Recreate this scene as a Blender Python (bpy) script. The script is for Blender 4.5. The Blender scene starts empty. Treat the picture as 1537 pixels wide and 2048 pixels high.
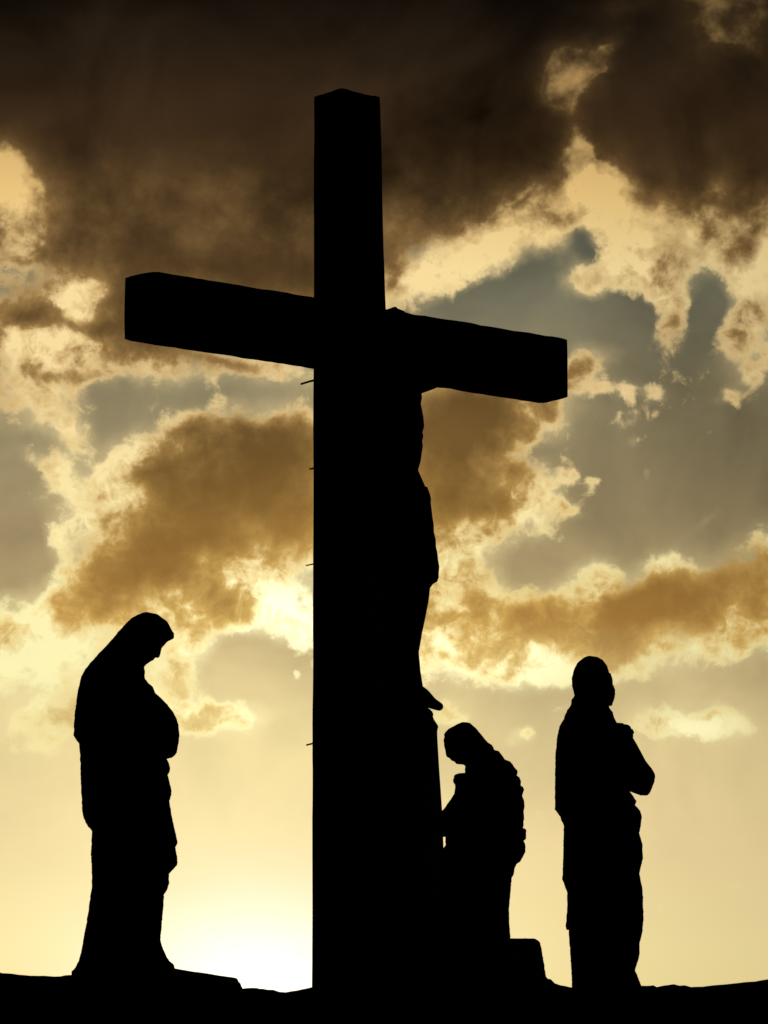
import bpy, bmesh, math, random
from mathutils import Vector, Matrix, noise as mnoise
from math import radians, sin, cos, pi, tan, atan2, exp

C = bpy.context.scene.collection
sc = bpy.context.scene

# ------------------------------------------------------------------ camera
FPX = 8200.0                    # focal length in pixels of the 1537x2048 photo
HOR = 2300.0                    # row where the horizon would lie, below the frame
CX, CY = 768.5, 1024.0
EYE = Vector((0.0, 0.0, 1.6))
pitch = math.atan((HOR - CY) / FPX)
cam_d = bpy.data.cameras.new('camera')
cam = bpy.data.objects.new('camera', cam_d)
C.objects.link(cam)
cam.location = EYE
cam.rotation_euler = (radians(90) + pitch, 0, 0)
cam_d.sensor_fit = 'VERTICAL'
cam_d.sensor_height = 24.0
cam_d.lens = 24.0 * FPX / 2048.0
cam_d.clip_start = 0.1
cam_d.clip_end = 20000
sc.camera = cam

# ------------------------------------------------------------------ view
sc.view_settings.view_transform = 'Standard'
sc.view_settings.look = 'None'
sc.view_settings.exposure = 0.0
sc.view_settings.gamma = 1.0
sc.view_settings.use_curve_mapping = False

# ------------------------------------------------------------------ sun (low, behind the calvary, hidden by cloud at the horizon)
SUN_AZ = radians(-1.5)
SUN_EL = radians(2.6)
sd = bpy.data.lights.new('sun', 'SUN')
sd.energy = 2.0
sd.angle = radians(0.5)
sd.color = (1.0, 0.83, 0.58)
sun = bpy.data.objects.new('sun', sd)
C.objects.link(sun)
sv = Vector((sin(SUN_AZ) * cos(SUN_EL), cos(SUN_AZ) * cos(SUN_EL), sin(SUN_EL)))
sun.rotation_euler = sv.to_track_quat('Z', 'Y').to_euler()
sun.location = (0, 60, 20)

# ------------------------------------------------------------------ world: sunset sky with broken clouds
def lin(c):
    return tuple((v / 255 / 12.92) if v / 255 <= 0.04045 else ((v / 255 + 0.055) / 1.055) ** 2.4 for v in c)

w = bpy.data.worlds.new("World")
sc.world = w
w.use_nodes = True
nt = w.node_tree
nt.nodes.clear()
N, L = nt.nodes, nt.links

def setin(n, i, v):
    if hasattr(v, 'is_output') or isinstance(v, bpy.types.NodeSocket):
        L.new(v, n.inputs[i])
    else:
        n.inputs[i].default_value = v

def M(op, a, b=None, c=None, clamp=False):
    n = N.new('ShaderNodeMath'); n.operation = op; n.use_clamp = clamp
    setin(n, 0, a)
    if b is not None: setin(n, 1, b)
    if c is not None: setin(n, 2, c)
    return n.outputs[0]

def V(op, a, b=None, c=None):
    n = N.new('ShaderNodeVectorMath'); n.operation = op
    setin(n, 0, a)
    if b is not None:
        if op == 'SCALE': setin(n, 3, b)
        else: setin(n, 1, b)
    if c is not None: setin(n, 2, c)
    return n.outputs['Value'] if op in ('DOT_PRODUCT', 'LENGTH') else n.outputs[0]

def comb(x, y, z):
    n = N.new('ShaderNodeCombineXYZ')
    setin(n, 0, x); setin(n, 1, y); setin(n, 2, z)
    return n.outputs[0]

def fbm(vec, scale, detail, rough, lac=2.0, dist=0.0, col=False):
    n = N.new('ShaderNodeTexNoise'); n.noise_dimensions = '3D'
    L.new(vec, n.inputs['Vector'])
    n.inputs['Scale'].default_value = scale
    n.inputs['Detail'].default_value = detail
    n.inputs['Roughness'].default_value = rough
    n.inputs['Lacunarity'].default_value = lac
    n.inputs['Distortion'].default_value = dist
    return n.outputs['Color'] if col else n.outputs[0]

def mixc(f, a, b, mode='MIX'):
    n = N.new('ShaderNodeMix'); n.data_type = 'RGBA'; n.blend_type = mode; n.clamp_factor = True
    setin(n, 0, f)
    for i, v in ((6, a), (7, b)):
        setin(n, i, v)
    return n.outputs[2]

def sstep(x, a, b):
    n = N.new('ShaderNodeMapRange'); n.interpolation_type = 'SMOOTHSTEP'
    setin(n, 0, x); n.inputs[1].default_value = a; n.inputs[2].default_value = b
    return n.outputs[0]

YA, YB = -1.0, 2.3              # elevation ramps run from this row-height to that one (thousands of photo rows)
def eramp(fac, stops):
    n = N.new('ShaderNodeValToRGB'); cr = n.color_ramp
    cr.interpolation = 'LINEAR'
    els = cr.elements
    for k, (y, c) in enumerate(stops):
        pos = (y - YA) / (YB - YA)
        e = els[k] if k < 2 else els.new(pos)
        e.position = pos
        e.color = (*lin(c), 1)
    L.new(fac, n.inputs[0])
    return n.outputs[0]

tc = N.new('ShaderNodeTexCoord')
D3 = V('NORMALIZE', tc.outputs['Generated'])
sx = N.new('ShaderNodeSeparateXYZ'); L.new(D3, sx.inputs[0])
az = M('ARCTAN2', sx.outputs[0], sx.outputs[1])
el = M('ARCSINE', sx.outputs[2])
K = FPX / 1000
X0 = M('MULTIPLY_ADD', az, K, 0.7685)
Y0 = M('MULTIPLY_ADD', el, -K, HOR / 1000)
P3 = V('SCALE', D3, K)
# wind-torn edges: large and small warps of the field
w1 = V('SUBTRACT', fbm(P3, 5.0, 2.0, 0.55, col=True), (0.5, 0.5, 0.5))
w2 = V('SUBTRACT', fbm(P3, 26.0, 3.0, 0.6, col=True), (0.5, 0.5, 0.5))
warp = V('ADD', V('MULTIPLY', w1, (0.10, 0.10, 0.0)), V('MULTIPLY', w2, (0.034, 0.034, 0.0)))
P2 = V('ADD', comb(X0, Y0, 0.0), warp)
s2 = N.new('ShaderNodeSeparateXYZ'); L.new(P2, s2.inputs[0])
X, Y = s2.outputs[0], s2.outputs[1]
VQ = comb(M('MULTIPLY', X, X), M('MULTIPLY', X, Y), M('MULTIPLY', Y, Y))
VL = comb(X, Y, 1.0)

def blobs(base, lst):
    acc = base
    for b in lst:
        cx, cy, rx, ry, rot, amp = b
        t = radians(rot); c, s = cos(t), sin(t)
        # rotated ellipse, u along (c,s), v along (-s,c); rows grow downwards
        ia, ib = 1 / rx ** 2, 1 / ry ** 2
        A = c * c * ia + s * s * ib
        B = 2 * c * s * (ia - ib)
        Cc = s * s * ia + c * c * ib
        Dx = -2 * A * cx - B * cy
        Ey = -B * cx - 2 * Cc * cy
        F = A * cx * cx + B * cx * cy + Cc * cy * cy
        q = M('ADD', V('DOT_PRODUCT', VQ, (-A, -B, -Cc)), V('DOT_PRODUCT', VL, (-Dx, -Ey, -F + math.log(abs(amp)))))
        e = M('EXPONENT', q)
        acc = M('ADD' if amp > 0 else 'SUBTRACT', acc, e)
    return acc

# cloud cover: heavy bank overhead, torn clouds below it, clear air near the horizon
COVER = [
  # x, y, rx, ry, rot, amp
  # lower rim of the bank
  (0.04,0.555,0.07,0.03,0,-0.8),(0.30,0.50,0.35,0.07,0,2.0),(0.35,0.60,0.25,0.05,0,1.9),(0.60,0.62,0.16,0.05,0,1.5),(0.60,0.60,0.20,0.06,8,1.1),(0.86,0.57,0.08,0.04,10,1.5),
  (0.95,0.53,0.06,0.04,-20,0.7),(0.99,0.61,0.10,0.045,-25,-1.7),(1.10,0.55,0.06,0.035,-20,-1.4),(1.17,0.49,0.035,0.03,0,-1.7),
  (1.19,0.525,0.04,0.02,20,-1.0),(1.29,0.53,0.07,0.05,30,1.5),(1.18,0.585,0.045,0.03,35,1.9),(1.25,0.57,0.05,0.03,0,0.8),(1.35,0.63,0.03,0.06,-15,2.0),(1.37,0.67,0.035,0.03,0,0.7),
  (1.28,0.64,0.04,0.05,0,-0.6),(1.44,0.56,0.04,0.03,0,-0.5),(1.43,0.63,0.03,0.05,20,-1.1),(1.31,0.57,0.08,0.03,10,0.6),(1.51,0.65,0.05,0.09,0,2.2),(1.48,0.69,0.05,0.04,-20,1.0),(1.44,0.52,0.12,0.03,0,0.4),
  (1.52,0.76,0.03,0.03,0,1.3),
  # left side
  (0.16,0.62,0.09,0.06,0,1.9),(0.25,0.64,0.07,0.07,0,1.3),(0.03,0.66,0.14,0.05,0,1.6),(0.10,0.73,0.16,0.08,0,2.2),(0.25,0.71,0.12,0.05,0,1.6),
  (0.42,0.725,0.16,0.03,8,1.5),(0.33,0.755,0.11,0.03,0,1.3),(0.58,0.76,0.07,0.025,15,1.5),(0.05,0.83,0.11,0.05,15,1.6),(0.13,0.87,0.03,0.05,-10,1.3),(0.08,0.925,0.05,0.022,20,1.25),(0.02,0.925,0.03,0.015,0,0.4),
  (0.118,0.965,0.02,0.05,-20,1.25),(0.20,0.80,0.05,0.06,0,-0.7),
  # big cloud left of the shaft
  (0.54,0.93,0.20,0.09,0,2.9),(0.62,0.90,0.10,0.07,0,1.5),(0.38,0.90,0.09,0.06,-20,1.6),(0.28,0.91,0.09,0.05,-28,1.6),(0.22,0.97,0.07,0.07,0,1.5),(0.36,1.06,0.15,0.10,0,2.4),(0.18,1.06,0.06,0.05,0,1.1),
  (0.125,1.10,0.03,0.05,-10,1.1),(0.19,1.02,0.03,0.012,0,-1.2),(0.20,1.165,0.18,0.05,-30,1.9),(0.10,1.27,0.20,0.06,-20,2.0),(0.55,1.12,0.17,0.12,0,2.2),(0.30,1.20,0.12,0.08,0,1.7),
  (0.52,1.225,0.13,0.045,8,1.8),(0.60,1.28,0.05,0.03,0,1.0),(0.37,1.31,0.05,0.08,20,1.6),(0.385,1.25,0.05,0.025,0,-0.7),(0.05,1.37,0.20,0.09,0,1.7),(0.10,1.47,0.14,0.035,0,1.6),(0.22,1.43,0.12,0.06,0,1.2),(0.43,1.442,0.09,0.022,-3,3.0),(0.37,1.31,0.03,0.05,20,0.6),
  (0.49,1.34,0.09,0.045,0,-0.8),(0.22,1.33,0.12,0.08,0,1.1),(0.36,1.40,0.05,0.04,0,0.8),(0.04,1.12,0.05,0.05,0,-0.6),
  # right of the shaft
  (0.90,0.92,0.17,0.14,0,2.8),(0.86,0.80,0.12,0.05,0,1.6),(1.02,0.82,0.09,0.05,-35,1.9),(1.11,0.80,0.09,0.055,-35,2.3),(1.19,0.745,0.07,0.03,-20,1.6),(1.25,0.79,0.06,0.016,5,1.0),(1.33,0.795,0.02,0.013,0,1.0),
  (1.07,0.895,0.04,0.025,-20,-1.0),(0.97,1.03,0.12,0.07,-15,2.1),(1.07,1.03,0.045,0.06,-20,1.4),(0.92,1.13,0.09,0.07,0,2.2),(0.88,1.24,0.13,0.10,0,2.6),(1.03,1.13,0.05,0.04,0,-1.0),
  # band of cloud low on the right
  (1.06,1.27,0.14,0.055,5,2.6),(1.28,1.25,0.17,0.08,-8,2.9),(1.34,1.15,0.05,0.05,0,1.6),(1.50,1.19,0.13,0.08,-18,2.4),(1.18,1.19,0.05,0.04,0,1.2),(1.00,1.33,0.25,0.035,4,1.8),(1.25,1.34,0.20,0.025,-8,1.0),
  (1.48,1.29,0.14,0.04,-18,1.5),(1.03,1.36,0.025,0.03,0,1.0),(1.10,1.17,0.05,0.03,0,-0.6),
  # small ones
  (1.40,1.455,0.12,0.032,0,2.7),(1.31,1.465,0.06,0.03,0,1.2),(1.42,1.425,0.03,0.02,0,0.8),(1.035,1.475,0.022,0.02,0,2.5),(0.90,1.43,0.035,0.02,0,2.5),(0.587,1.36,0.012,0.01,0,2.0),(1.12,1.42,0.03,0.01,0,0.7),
  (1.28,0.905,0.02,0.012,-30,1.1),(1.18,0.985,0.016,0.018,0,1.3),(1.31,0.965,0.018,0.015,40,1.1),(1.48,0.803,0.022,0.014,0,1.4),(1.12,1.03,0.03,0.012,20,1.0),(1.14,0.97,0.02,0.012,-30,1.0),(1.41,1.05,0.04,0.015,-30,0.6),
  (0.62,1.48,0.02,0.04,0,0.7),(0.55,0.545,0.02,0.012,0,0.6),(0.0,1.2,0.03,0.04,0,0.7),
]
bank = M('MINIMUM', M('MAXIMUM', M('MULTIPLY', M('SUBTRACT', 0.565, Y), 14.0), -0.95), 3.0)
A = blobs(bank, COVER)
# beyond the framed part of the sky: more broken cloud
far = fbm(P3, 1.1, 3.0, 0.5)
# thickness: what the low sun cannot shine through
THICK = [
  (-0.01,0.40,0.085,0.10,0,-1.9),(0.02,0.47,0.06,0.03,0,-1.0),(0.30,0.55,0.26,0.09,0,1.0),(0.62,0.57,0.16,0.08,0,1.0),(0.80,0.50,0.10,0.05,-10,0.4),
  (1.165,0.165,0.065,0.06,40,-2.1),(1.15,0.21,0.022,0.035,0,-0.9),(1.24,0.11,0.05,0.03,-40,-1.2),(1.17,0.28,0.03,0.08,0,-0.5),(1.18,0.37,0.05,0.07,-10,-1.4),(0.98,0.515,0.18,0.045,-28,-2.0),(1.13,0.43,0.09,0.05,-28,-1.3),
  (1.28,0.46,0.13,0.055,22,-1.6),(1.48,0.51,0.13,0.06,0,-1.9),(1.42,0.44,0.025,0.06,25,-0.6),(0.86,0.565,0.09,0.03,-15,-0.9),(1.49,0.06,0.11,0.07,0,-1.5),(1.50,0.11,0.06,0.02,15,-0.3),(1.28,0.02,0.22,0.03,-5,-0.6),(1.45,0.25,0.12,0.12,0,-0.35),(1.22,0.165,0.03,0.012,-30,-0.7),
  (1.35,0.58,0.30,0.10,0,-1.2),(1.13,0.60,0.2,0.06,0,-0.6),(1.40,0.28,0.14,0.10,0,0.35),(1.0,0.06,0.15,0.05,0,0.5),(0.1,0.1,0.2,0.15,0,0.3),
  # left side
  (0.18,0.665,0.14,0.022,0,0.55),(0.04,0.645,0.10,0.025,0,0.75),(0.10,0.765,0.05,0.025,10,0.75),(0.20,0.76,0.06,0.03,0,0.5),(0.40,0.725,0.17,0.04,8,1.0),(0.31,0.97,0.06,0.06,0,0.5),(0.24,0.61,0.05,0.05,0,0.4),(0.165,0.585,0.06,0.05,-50,-0.55),(0.12,0.62,0.04,0.03,0,-0.4),(0.20,0.61,0.03,0.02,0,0.3),(0.03,0.60,0.06,0.03,0,0.4),
  # big cloud
  (0.52,0.93,0.16,0.085,0,1.0),(0.60,0.88,0.08,0.06,0,0.5),(0.55,1.06,0.12,0.08,0,0.8),(0.36,1.06,0.12,0.07,-20,0.9),(0.28,1.14,0.10,0.05,-30,0.8),(0.27,0.95,0.06,0.03,10,0.55),(0.39,0.86,0.08,0.025,0,0.55),(0.38,0.96,0.06,0.05,0,0.3),
  (0.52,1.20,0.16,0.045,0,-1.4),(0.10,1.23,0.06,0.03,-30,0.3),(0.10,1.30,0.08,0.06,0,0.2),(0.24,1.22,0.08,0.05,0,0.4),(0.34,1.17,0.07,0.04,0,0.3),(0.60,1.16,0.03,0.05,0,0.2),(0.05,1.42,0.06,0.02,0,0.25),(0.18,1.37,0.06,0.02,0,0.3),
  # right of the shaft
  (0.92,0.88,0.13,0.14,0,1.3),(0.99,0.82,0.07,0.035,-30,0.5),(0.90,1.02,0.09,0.045,-20,0.7),
  (1.08,1.275,0.075,0.04,5,0.85),(1.30,1.245,0.13,0.065,-12,1.6),(1.43,1.16,0.09,0.03,-28,0.8),(1.53,1.15,0.05,0.05,-20,0.8),(1.18,1.25,0.03,0.06,25,-0.9),(0.91,1.19,0.09,0.10,0,-0.9),(1.50,1.22,0.05,0.03,0,0.2),
  (1.39,1.435,0.05,0.014,0,0.55),(1.30,1.448,0.03,0.012,0,0.4),
]
upper = M('MINIMUM', M('MAXIMUM', M('MULTIPLY', M('SUBTRACT', 0.62, Y), 4.2), 0.18), 1.6)
T = blobs(upper, THICK)

n1 = fbm(P3, 9.0, 9.0, 0.62, dist=0.3)
n2 = fbm(V('ADD', P3, (7.3, 1.1, 4.2)), 7.0, 5.0, 0.55)
nlo = fbm(V('ADD', P3, (9.1, 2.7, 0.6)), 5.0, 3.0, 0.5)
Asm = M('ADD', A, M('MULTIPLY', M('SUBTRACT', nlo, 0.5), 3.0))
n5 = fbm(V('ADD', P3, (4.4, 3.9, 6.1)), 24.0, 5.0, 0.62, dist=0.8)
fine = M('SUBTRACT', n1, 0.5)
fray = M('SUBTRACT', n5, 0.5)
crisp = M('MULTIPLY_ADD', sstep(Y0, 0.35, 0.75), 0.25, 0.75)
A1 = M('ADD', Asm, M('ADD', M('MULTIPLY', fine, 5.2), M('MULTIPLY', M('MULTIPLY', fray, crisp), 2.6)))
core = sstep(A1, -0.15, 0.95)
veil = M('MULTIPLY', sstep(Asm, -0.9, 1.0), 0.38)
alpha = M('SUBTRACT', 1.0, M('MULTIPLY', M('SUBTRACT', 1.0, core), M('SUBTRACT', 1.0, veil)))
body = sstep(M('ADD', Asm, M('MULTIPLY', fine, 2.2)), 0.0, 2.3)
T0 = M('MAXIMUM', T, M('MULTIPLY_ADD', M('MAXIMUM', M('MINIMUM', T, 0.0), -1.0), 0.26, 0.36))
calm = M('MULTIPLY_ADD', sstep(T0, 0.5, 1.5), -0.5, 1.0)      # lumpy where thin, smooth in the shaded cores
lump = M('ADD', M('MULTIPLY', M('SUBTRACT', n2, 0.5), 2.8), M('MULTIPLY', M('ADD', M('MULTIPLY', fine, 1.6), M('MULTIPLY', fray, 1.2)), sstep(Y0, 0.15, 0.75)))
T1 = M('MAXIMUM', M('ADD', T0, M('MULTIPLY', lump, calm)), 0.0)
T2 = M('MULTIPLY', T1, M('MULTIPLY_ADD', body, 0.8, 0.2))
thick = M('SUBTRACT', 1.0, M('EXPONENT', M('MULTIPLY', T2, -1.7)), clamp=True)

fy = M('DIVIDE', M('SUBTRACT', Y0, YA), YB - YA)
CLEAR = [(-1.0,(30,28,26)),(0.0,(48,44,34)),(0.35,(66,64,52)),(0.50,(90,90,74)),(0.60,(112,108,87)),(0.70,(130,122,95)),(0.85,(144,131,98)),(1.05,(158,139,101)),(1.25,(184,162,114)),(1.45,(228,206,148)),(1.70,(242,217,158)),(1.90,(247,226,162)),(2.3,(245,220,145))]
LIT   = [(-1.0,(60,45,28)),(0.0,(130,104,62)),(0.18,(188,150,94)),(0.40,(236,198,127)),(0.55,(250,222,158)),(0.80,(250,222,160)),(1.05,(254,234,170)),(1.20,(255,242,178)),(1.35,(254,244,182)),(1.50,(253,240,175)),(2.3,(255,245,190))]
MID = [(-1.0,(40,30,18)),(0.0,(58,44,26)),(0.25,(100,75,42)),(0.5,(165,128,76)),(0.8,(186,147,86)),(1.05,(208,166,90)),(1.25,(228,186,100)),(1.45,(236,208,135)),(2.3,(235,205,140))]
SHADE = [(-1.0,(14,11,8)),(0.0,(20,15,9)),(0.12,(36,26,16)),(0.30,(54,38,22)),(0.50,(70,51,29)),(0.75,(98,74,40)),(0.92,(112,83,42)),(1.08,(148,109,52)),(1.25,(164,120,58)),(1.45,(205,172,105)),(2.3,(215,180,110))]
clear, lit, shade = eramp(fy, CLEAR), eramp(fy, LIT), eramp(fy, SHADE)
n4 = fbm(V('ADD', P3, (1.7, 5.5, 2.2)), 2.6, 5.0, 0.55, dist=0.4)
clear = V('SCALE', clear, M('ADD', M('MULTIPLY', M('MULTIPLY', M('SUBTRACT', n4, 0.5), sstep(Y0, 1.9, 1.2)), 1.5), 1.0))
mid = eramp(fy, MID)
def glow(cx, cy, rx, ry):
    dx = M('DIVIDE', M('SUBTRACT', X0, cx), rx); dy = M('DIVIDE', M('SUBTRACT', Y0, cy), ry)
    return M('EXPONENT', M('MULTIPLY', M('ADD', M('MULTIPLY', dx, dx), M('MULTIPLY', dy, dy)), -1.0))
# thin cloud nearest the sun scatters most strongly forward
fwd = M('ADD', M('MULTIPLY', glow(0.54, 1.25, 0.20, 0.09), 0.55), M('ADD', M('MULTIPLY', glow(0.94, 1.33, 0.16, 0.06), 0.5), M('ADD', M('MULTIPLY', glow(1.39, 1.47, 0.12, 0.03), 0.2), M('MULTIPLY', glow(0.42, 1.44, 0.12, 0.04), 0.3))))
lit = V('ADD', lit, V('SCALE', comb(0.9, 0.95, 0.75), fwd))
mid = V('ADD', mid, V('SCALE', comb(0.35, 0.32, 0.12), fwd))
ta = N.new('ShaderNodeMapRange'); L.new(thick, ta.inputs[0]); ta.inputs[1].default_value = 0.0; ta.inputs[2].default_value = 0.6
tb = N.new('ShaderNodeMapRange'); L.new(thick, tb.inputs[0]); tb.inputs[1].default_value = 0.35; tb.inputs[2].default_value = 0.92
cloud = mixc(tb.outputs[0], mixc(ta.outputs[0], lit, mid), shade)
# uneven depth of the bank
n3 = fbm(V('ADD', P3, (3.3, 8.1, 1.2)), 3.2, 5.0, 0.5, dist=0.6)
mod = M('MULTIPLY', M('SUBTRACT', n3, 0.5), M('MULTIPLY_ADD', thick, M('MULTIPLY_ADD', sstep(Y0, 0.65, 0.35), 2.6, 1.0), 0.1))
cloud = V('SCALE', cloud, M('ADD', mod, 1.0))
skyc = mixc(alpha, clear, cloud)

# glow of the veiled sun
SXp, SYp = 0.555, 1.99
def glow(cx, cy, rx, ry):
    dx = M('DIVIDE', M('SUBTRACT', X0, cx), rx); dy = M('DIVIDE', M('SUBTRACT', Y0, cy), ry)
    return M('EXPONENT', M('MULTIPLY', M('ADD', M('MULTIPLY', dx, dx), M('MULTIPLY', dy, dy)), -1.0))
g = comb(M('MULTIPLY', glow(0.52, 2.01, 0.23, 0.14), 0.5), M('MULTIPLY', glow(0.52, 2.01, 0.24, 0.155), 0.45), M('MULTIPLY', glow(0.52, 2.00, 0.26, 0.175), 0.7))
g2 = V('SCALE', comb(0.16, 0.18, 0.10), glow(0.45, 1.90, 0.50, 0.36))
skyc = V('ADD', skyc, V('ADD', g, g2))
skyc = V('SCALE', skyc, M('MULTIPLY_ADD', sstep(X0, 0.85, 1.75), -0.22, 1.0))
# the sky away from the sun is far darker
cosang = V('DOT_PRODUCT', D3, tuple(sv))
fall = M('MULTIPLY_ADD', sstep(cosang, 0.80, 1.0), 0.97, 0.03)
skyc = V('SCALE', skyc, fall)
# clear air also carries the physical sky
ns = N.new('ShaderNodeTexSky'); ns.sky_type = 'NISHITA'; ns.sun_disc = False
ns.sun_elevation = SUN_EL; ns.sun_rotation = SUN_AZ
ns.dust_density = 4.0
skyc = V('ADD', skyc, V('SCALE', ns.outputs[0], 0.0))
bg = N.new('ShaderNodeBackground'); L.new(skyc, bg.inputs[0]); bg.inputs[1].default_value = 1.0
out = N.new('ShaderNodeOutputWorld'); L.new(bg.outputs[0], out.inputs[0])
w.cycles.sampling_method = 'MANUAL'
w.cycles.sample_map_resolution = 256

# ================================================================== helpers
def at(px, py, Y):
    """world point at distance Y whose line of sight passes the given photo position (used to take real sizes off the photo)"""
    dx, dv = (px - CX) / FPX, (CY - py) / FPX
    c, s = cos(pitch), sin(pitch)
    d = Vector((dx, c - dv * s, s + dv * c))
    return EYE + d * (Y / d.y)

def mat(name, col, rough=0.85, bump=0.3, scale=14, var=0.35, metal=0.0):
    m = bpy.data.materials.new(name); m.use_nodes = True
    t = m.node_tree; b = t.nodes['Principled BSDF']
    b.inputs['Roughness'].default_value = rough
    b.inputs['Metallic'].default_value = metal
    b.inputs['Specular IOR Level'].default_value = 0.0
    tcx = t.nodes.new('ShaderNodeTexCoord')
    n = t.nodes.new('ShaderNodeTexNoise'); n.inputs['Scale'].default_value = scale; n.inputs['Detail'].default_value = 7
    n.inputs['Roughness'].default_value = 0.65
    t.links.new(tcx.outputs['Object'], n.inputs['Vector'])
    r = t.nodes.new('ShaderNodeValToRGB')
    r.color_ramp.elements[0].position = 0.3; r.color_ramp.elements[1].position = 0.7
    r.color_ramp.elements[0].color = (*[v * (1 - var) for v in col], 1)
    r.color_ramp.elements[1].color = (*[v * (1 + var) for v in col], 1)
    t.links.new(n.outputs[0], r.inputs[0]); t.links.new(r.outputs[0], b.inputs['Base Color'])
    bp = t.nodes.new('ShaderNodeBump'); bp.inputs['Strength'].default_value = bump; bp.inputs['Distance'].default_value = 0.02
    t.links.new(n.outputs[0], bp.inputs['Height']); t.links.new(bp.outputs[0], b.inputs['Normal'])
    return m

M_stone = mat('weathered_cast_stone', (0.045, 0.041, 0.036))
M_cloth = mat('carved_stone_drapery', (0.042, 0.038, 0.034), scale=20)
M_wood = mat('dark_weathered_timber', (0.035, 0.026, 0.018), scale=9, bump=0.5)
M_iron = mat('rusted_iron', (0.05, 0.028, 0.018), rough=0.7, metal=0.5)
M_rock = mat('rough_rock', (0.07, 0.062, 0.05), scale=6, bump=0.8)
M_ground = mat('dry_earth', (0.08, 0.065, 0.045), scale=2, bump=0.4)

def link(name, me, m, parent=None, smooth=True):
    o = bpy.data.objects.new(name, me); C.objects.link(o)
    me.materials.clear(); me.materials.append(m)
    if smooth:
        me.polygons.foreach_set('use_smooth', [True] * len(me.polygons))
    if parent is not None:
        o.parent = parent
        o.matrix_parent_inverse = Matrix.Translation(parent.location).inverted()
    return o

def build(name, bm, m, parent=None, smooth=True):
    bmesh.ops.recalc_face_normals(bm, faces=bm.faces)
    me = bpy.data.meshes.new(name); bm.to_mesh(me); bm.free()
    return link(name, me, m, parent, smooth)

def remesh(name, bm, m, parent=None, voxel=0.006, smooth_it=3):
    """fuse the pieces of a body into one continuous skin"""
    me = bpy.data.meshes.new(name + '_raw'); bm.to_mesh(me); bm.free()
    o = bpy.data.objects.new(name + '_raw', me); C.objects.link(o)
    r = o.modifiers.new('r', 'REMESH'); r.mode = 'VOXEL'; r.voxel_size = voxel
    s = o.modifiers.new('s', 'SMOOTH'); s.factor = 0.5; s.iterations = smooth_it
    dg = bpy.context.evaluated_depsgraph_get()
    out_me = bpy.data.meshes.new_from_object(o.evaluated_get(dg))
    out_me.name = name
    bpy.data.objects.remove(o); bpy.data.meshes.remove(me)
    return link(name, out_me, m, parent)

def thing(name, loc, label, cat, group=None):
    o = bpy.data.objects.new(name, None); C.objects.link(o)
    o.location = loc; o.empty_display_size = 0.2
    o['label'] = label; o['category'] = cat
    if group: o['group'] = group
    return o

def interp(pts, r):
    if r <= pts[0][0]: return pts[0][1]
    for (a, va), (b, vb) in zip(pts, pts[1:]):
        if r <= b:
            return va + (vb - va) * (r - a) / (b - a) if b > a else vb
    return pts[-1][1]

def ring_stack(bm, rings, cap=True):
    vs = [[bm.verts.new(p) for p in ring] for ring in rings]
    n = len(vs[0])
    for r0, r1 in zip(vs, vs[1:]):
        for i in range(n):
            bm.faces.new((r0[i], r0[(i + 1) % n], r1[(i + 1) % n], r1[i]))
    if cap:
        bm.faces.new(vs[0][::-1]); bm.faces.new(vs[-1])

def drape(bm, left, right, depth, Y, yoff=((0, 0.0),), folds=((9, 0.10, 1.3), (17, 0.05, -2.1)), step=3.0, n=128, seed=0, rows=None):
    """draped figure: left/right edges by photo row, real depth per row, pleats running down it"""
    L_ = [(y, x) for x, y in left]; R_ = [(y, x) for x, y in right]
    r0, r1 = (rows if rows else (max(L_[0][0], R_[0][0]), min(L_[-1][0], R_[-1][0])))
    ys = {r0, r1}
    k = r0
    while k < r1:
        ys.add(k); k += step
    for y, _ in L_ + R_:
        if r0 < y < r1: ys.add(y)
    ys = sorted(ys)
    ys = [ys[0]] + [b for a, b in zip(ys, ys[1:]) if b - a > 0.4]
    rings = []
    for y in ys:
        xl, xr = interp(L_, y), interp(R_, y)
        p0, p1 = at(xl, y, Y), at(xr, y, Y)
        c = (p0 + p1) / 2; a = (p1.x - p0.x) / 2; b = interp(depth, y); yo = interp(yoff, y)
        ring = []
        for i in range(n):
            th = 2 * pi * i / n
            ct, st = cos(th), sin(th)
            e = 0.88
            ux = math.copysign(abs(ct) ** e, ct); uy = math.copysign(abs(st) ** e, st)
            d = 0.0
            for (k_, amp, drift) in folds:
                ph = seed * 1.7 + k_ * 0.9 + drift * (y - r0) * 0.004
                d += amp * (abs(sin(k_ * th / 2 + ph)) - 0.5)
            d += 0.05 * mnoise.noise(Vector((ct * 2 + seed, st * 2, y * 0.012)))
            f = 1 + d * min(1.0, abs(st) * 1.6)
            wob = 0.0022 * mnoise.noise(Vector((y * 0.11, seed * 3.1, th * 2))) + 0.0016 * mnoise.noise(Vector((y * 0.37, seed * 5.1, th * 2)))
            yy = Y + yo + b * uy * f
            # each ring lies along the slightly rising line of sight it was measured on
            ring.append((c.x + a * ux * (1 + d * 0.02) + wob, yy, EYE.z + (c.z - EYE.z) * (yy / Y)))
        rings.append(ring)
    ring_stack(bm, rings)

def frame_of(fwd, up=(0, 0, 1)):
    f = Vector(fwd).normalized(); u = Vector(up)
    s = f.cross(u).normalized(); u = s.cross(f)
    return s, f, u          # side (figure's right when facing f), forward, up

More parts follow.
